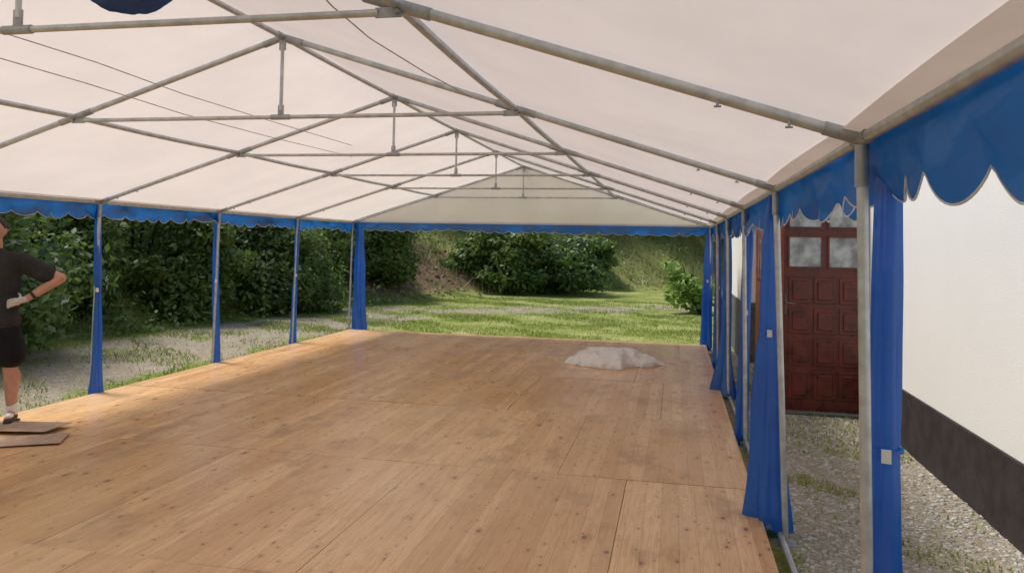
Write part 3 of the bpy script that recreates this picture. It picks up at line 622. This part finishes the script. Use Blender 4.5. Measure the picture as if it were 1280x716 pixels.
# ------------------------------------------------------------------ crumpled plastic sheet
bq = on_z(766, 460, 0.0); bl = on_z(710, 452, 0).x; br_ = on_z(818, 448, 0).x; cw = (br_-bl)/2; cx = (bl+br_)/2; cy = bq.y+.46
nx, ny = 260, 200; vs = []
def rid(x, y, z, s_, e=.004):
    v = abs(mnoise.noise(Vector((x*s_, y*s_, z)))); return 1-math.sqrt(v*v+e)*2
for j in range(ny+1):
    for i in range(nx+1):
        u = i/nx*2-1; v = j/ny*2-1; a = math.atan2(v, u); m_ = max(abs(u), abs(v))
        edge = 1+.10*math.sin(3*a+1)+.09*math.sin(5*a+2)+.06*math.sin(9*a)+.04*math.sin(14*a+1)
        X_ = math.cos(a)*m_*edge*cw*1.05; Y_ = math.sin(a)*m_*edge*.56
        dome = max(0, 1-m_**3.2)
        hm = .150+.04*math.sin(X_*4+.6)-.07*max(0, X_/cw-.25)
        wx = X_+.30*mnoise.noise(Vector((X_*1.7, Y_*1.7, 7))); wy = Y_+.30*mnoise.noise(Vector((X_*1.7, Y_*1.7, 17)))
        fold = math.sin(wy*22+wx*7+5*mnoise.noise(Vector((wx*2, wy*2, 3))))
        f2 = math.sin(wx*26-wy*9+5*mnoise.noise(Vector((wx*2, wy*2, 13))))
        fm = max(0, mnoise.noise(Vector((X_*2.5, Y_*2.5, 41)))+.35)
        h = dome**.5*hm*(.92+.22*mnoise.noise(Vector((wx*2.4, wy*2.4, 1))))+dome**.4*(.016*fold*fm+.014*f2*(1-fm)+.040*rid(wx, wy*.55, 2, 3.4)+.026*rid(wx*.55, wy, 4, 8)+.010*rid(wx, wy, 9, 17))
        vs.append((cx+X_+.05*mnoise.noise(Vector((X_*6, Y_*6, 31))), cy+Y_+.05*mnoise.noise(Vector((X_*6, Y_*6, 37))), max(.006+.016*abs(mnoise.noise(Vector((X_*9, Y_*9, 5)))), h)))
m = nx+1
tag(MB().add(vs, [(j*m+i, j*m+i+1, (j+1)*m+i+1, (j+1)*m+i) for j in range(ny) for i in range(nx)]).build('plastic_sheet', M['plastic'], None, True), 'crumpled white plastic sheet lying in a heap on the wooden floor', 'plastic sheet')
# ------------------------------------------------------------------ boards
def board(u, v, L, Wd, rz, z, label, tilt=0):
    c = on_z(u, v, 0); a = Vector((math.cos(rz), math.sin(rz), tilt)).normalized(); b = Vector((-math.sin(rz), math.cos(rz), 0))
    o = MB().obox((c.x, c.y, z), a*L/2, b*Wd/2, a.cross(b)*.0022).build('hardboard_piece', M['board'], None)
    tag(o, label, 'board', 'loose brown boards on the floor by the man')
board(24, 537, .72, .34, .10, .030, 'topmost loose brown board at the feet of the man', .03)
board(-12, 554, 1.05, .34, .52, .010, 'long loose brown board partly under the topmost one, nearest the camera', .012)
# ------------------------------------------------------------------ person
pc = on_z(-15, 529, 0.0); pz = .002
pr = empty('person', (pc.x, pc.y, pz), 'man in charcoal t-shirt and black shorts with hand on hip at the left edge', 'person', rz=math.radians(28))
def rem(mb, name, mat, parent, vox, sm_it=3):
    o = mb.build(name, mat, parent, True, local=True)
    r = o.modifiers.new('remesh', 'REMESH'); r.mode = 'VOXEL'; r.voxel_size = vox; r.use_smooth_shade = True
    s_ = o.modifiers.new('smooth', 'SMOOTH'); s_.factor = .5; s_.iterations = sm_it
    return o
b = MB()
for s_ in (-1, 1):
    b.cap((s_*.11, .0, .93), (s_*.155, -.01, .50), .095, .064); b.cap((s_*.155, -.005, .50), (s_*.170, .025, .10), .062, .042)
    b.cap((s_*.160, .035, .41), (s_*.165, .035, .26), .068, .048)
    b.cap((s_*.170, .03, .07), (s_*.190, -.13, .04), .040, .036)
    b.cap((s_*.20, 0, 1.43), (s_*.51, .05, 1.27), .058, .046); b.cap((s_*.51, .05, 1.27), (s_*.285, -.05, 1.10), .048, .031)
b.ell((0, 0, 1.00), (.165, .105, .13)).ell((0, .0, 1.15), (.155, .100, .18)).ell((0, .005, 1.32), (.185, .110, .17)).cap((-.14, .0, 1.43), (.14, .0, 1.43), .062, .062)
b.cap((0, .01, 1.45), (0, -.01, 1.60), .064, .056)
b.ell((0, -.015, 1.70), (.078, .096, .105)).ell((0, -.040, 1.645), (.055, .066, .060)).cap((0, -.108, 1.69), (0, -.122, 1.668), .010, .014, 10, 4).ell((0, -.100, 1.645), (.024, .012, .007)).ell((0, -.090, 1.605), (.022, .018, .016))
b.cap((-.045, -.094, 1.725), (.045, -.094, 1.725), .010, .010)
for s_ in (-1, 1): b.ell((s_*.078, .0, 1.685), (.010, .020, .032))
body = rem(b, 'body', M['skin'], pr, .0085)
for s_ in (-1, 1):
    h = MB(); wr = Vector((s_*.262, -.065, 1.088)); kn = Vector((s_*.205, -.105, 1.07)); h.cap(wr, kn, .029, .030)
    h.ell((wr+kn)/2+Vector((-s_*.02, -.012, -.01)), (.032, .022, .034))
    for k in range(4):
        a0 = kn+Vector((s_*.004, -.006, .026-.017*k)); a1 = a0+Vector((-s_*.036, -.022, -.006-.003*k)); a2 = a1+Vector((-s_*(.026-.004*abs(k-1.3)), .004, -.012)); h.cap(a0, a1, .0098, .009, 10, 4).cap(a1, a2, .009, .0075, 10, 4)
    t0 = (wr+kn)/2+Vector((0, .0, .02)); t1 = t0+Vector((-s_*.01, .035, .030)); t2 = t1+Vector((-s_*.025, .022, .008)); h.cap(t0, t1, .012, .010, 10, 4).cap(t1, t2, .010, .0085, 10, 4)
    rem(h, 'glove', M['glove'], pr, .005, 2)
    sk = MB(); sk.cap((s_*.170, .025, .150), (s_*.170, .03, .07), .049, .045).cap((s_*.170, .03, .06), (s_*.185, -.09, .05), .042, .038); rem(sk, 'sock', M['white'], pr, .008)
    so = MB(); so.cap((s_*.170, .05, .045), (s_*.182, -.05, .045), .044, .043).cap((s_*.182, -.05, .043), (s_*.195, -.155, .034), .045, .034)
    o = rem(so, 'shoe', M['shoe'], pr, .007)
    MB().box(s_*.182-.045, s_*.182+.045, -.185, .085, .0, .018).build('sole', M['rubber'], o, bevel=.008, local=True)
    MB().ell((s_*.030, -.098, 1.704), (.013, .008, .007), 12, 8).build('eye', M['eye'], pr, True, local=True)
A0, A1 = Vector((.51, .05, 1.27)), Vector((.285, -.05, 1.10)); dv = (A0-A1).normalized(); wv = A1+dv*.04
MB().tube([wv-dv*.012, wv+dv*.012], .038, 20).build('wristwatch', M['rubber'], pr, 'auto', local=True)
sh = MB()
sh.ell((0, 0, 1.05), (.215, .145, .17)).ell((0, .0, 1.18), (.212, .140, .20)).ell((0, .005, 1.34), (.225, .140, .17)).cap((-.165, .0, 1.435), (.165, .0, 1.435), .077, .077).cap((-.0, .008, 1.44), (0, 0, 1.50), .088, .072)
sh.ell((0, 0, .90), (.225, .152, .16))
for s_ in (-1, 1): sh.cap((s_*.19, 0, 1.425), (s_*.395, .03, 1.312), .086, .088)
rem(sh, 'tshirt', M['shirt'], pr, .010, 4)
so = MB(); so.ell((0, 0, .84), (.210, .142, .14))
for s_ in (-1, 1): so.cap((s_*.110, 0, .80), (s_*.155, -.008, .60), .115, .128, 20)
rem(so, 'shorts', M['shorts'], pr, .010, 4)
ha = MB(); ha.ell((0, .004, 1.722), (.083, .100, .098)).ell((0, .05, 1.68), (.072, .060, .075))
rem(ha, 'hair', M['hair'], pr, .008, 2)
# ------------------------------------------------------------------ light
SUN_EL, SUN_AZ = math.radians(64), math.radians(-78)
sd = Vector((math.sin(SUN_AZ)*math.cos(SUN_EL), math.cos(SUN_AZ)*math.cos(SUN_EL), math.sin(SUN_EL)))
L = bpy.data.lights.new('sun', 'SUN'); L.energy = 3.2; L.angle = math.radians(14); L.color = (1, .965, .91)
lo = bpy.data.objects.new('sun', L); COL.objects.link(lo); lo.rotation_euler = sd.to_track_quat('Z', 'Y').to_euler(); lo.location = (0, 0, 20)
w = bpy.data.worlds.new('World'); S.world = w; w.use_nodes = True; nt = w.node_tree; bg = nt.nodes['Background']
sky = nt.nodes.new('ShaderNodeTexSky'); sky.sky_type = 'NISHITA'; sky.sun_disc = False; sky.sun_elevation = SUN_EL; sky.sun_rotation = SUN_AZ
sky.air_density = 1.2; sky.dust_density = 3; nt.links.new(sky.outputs[0], bg.inputs[0]); bg.inputs[1].default_value = .15
S.view_settings.view_transform = 'Standard'; S.view_settings.look = 'None'; S.view_settings.exposure = 0
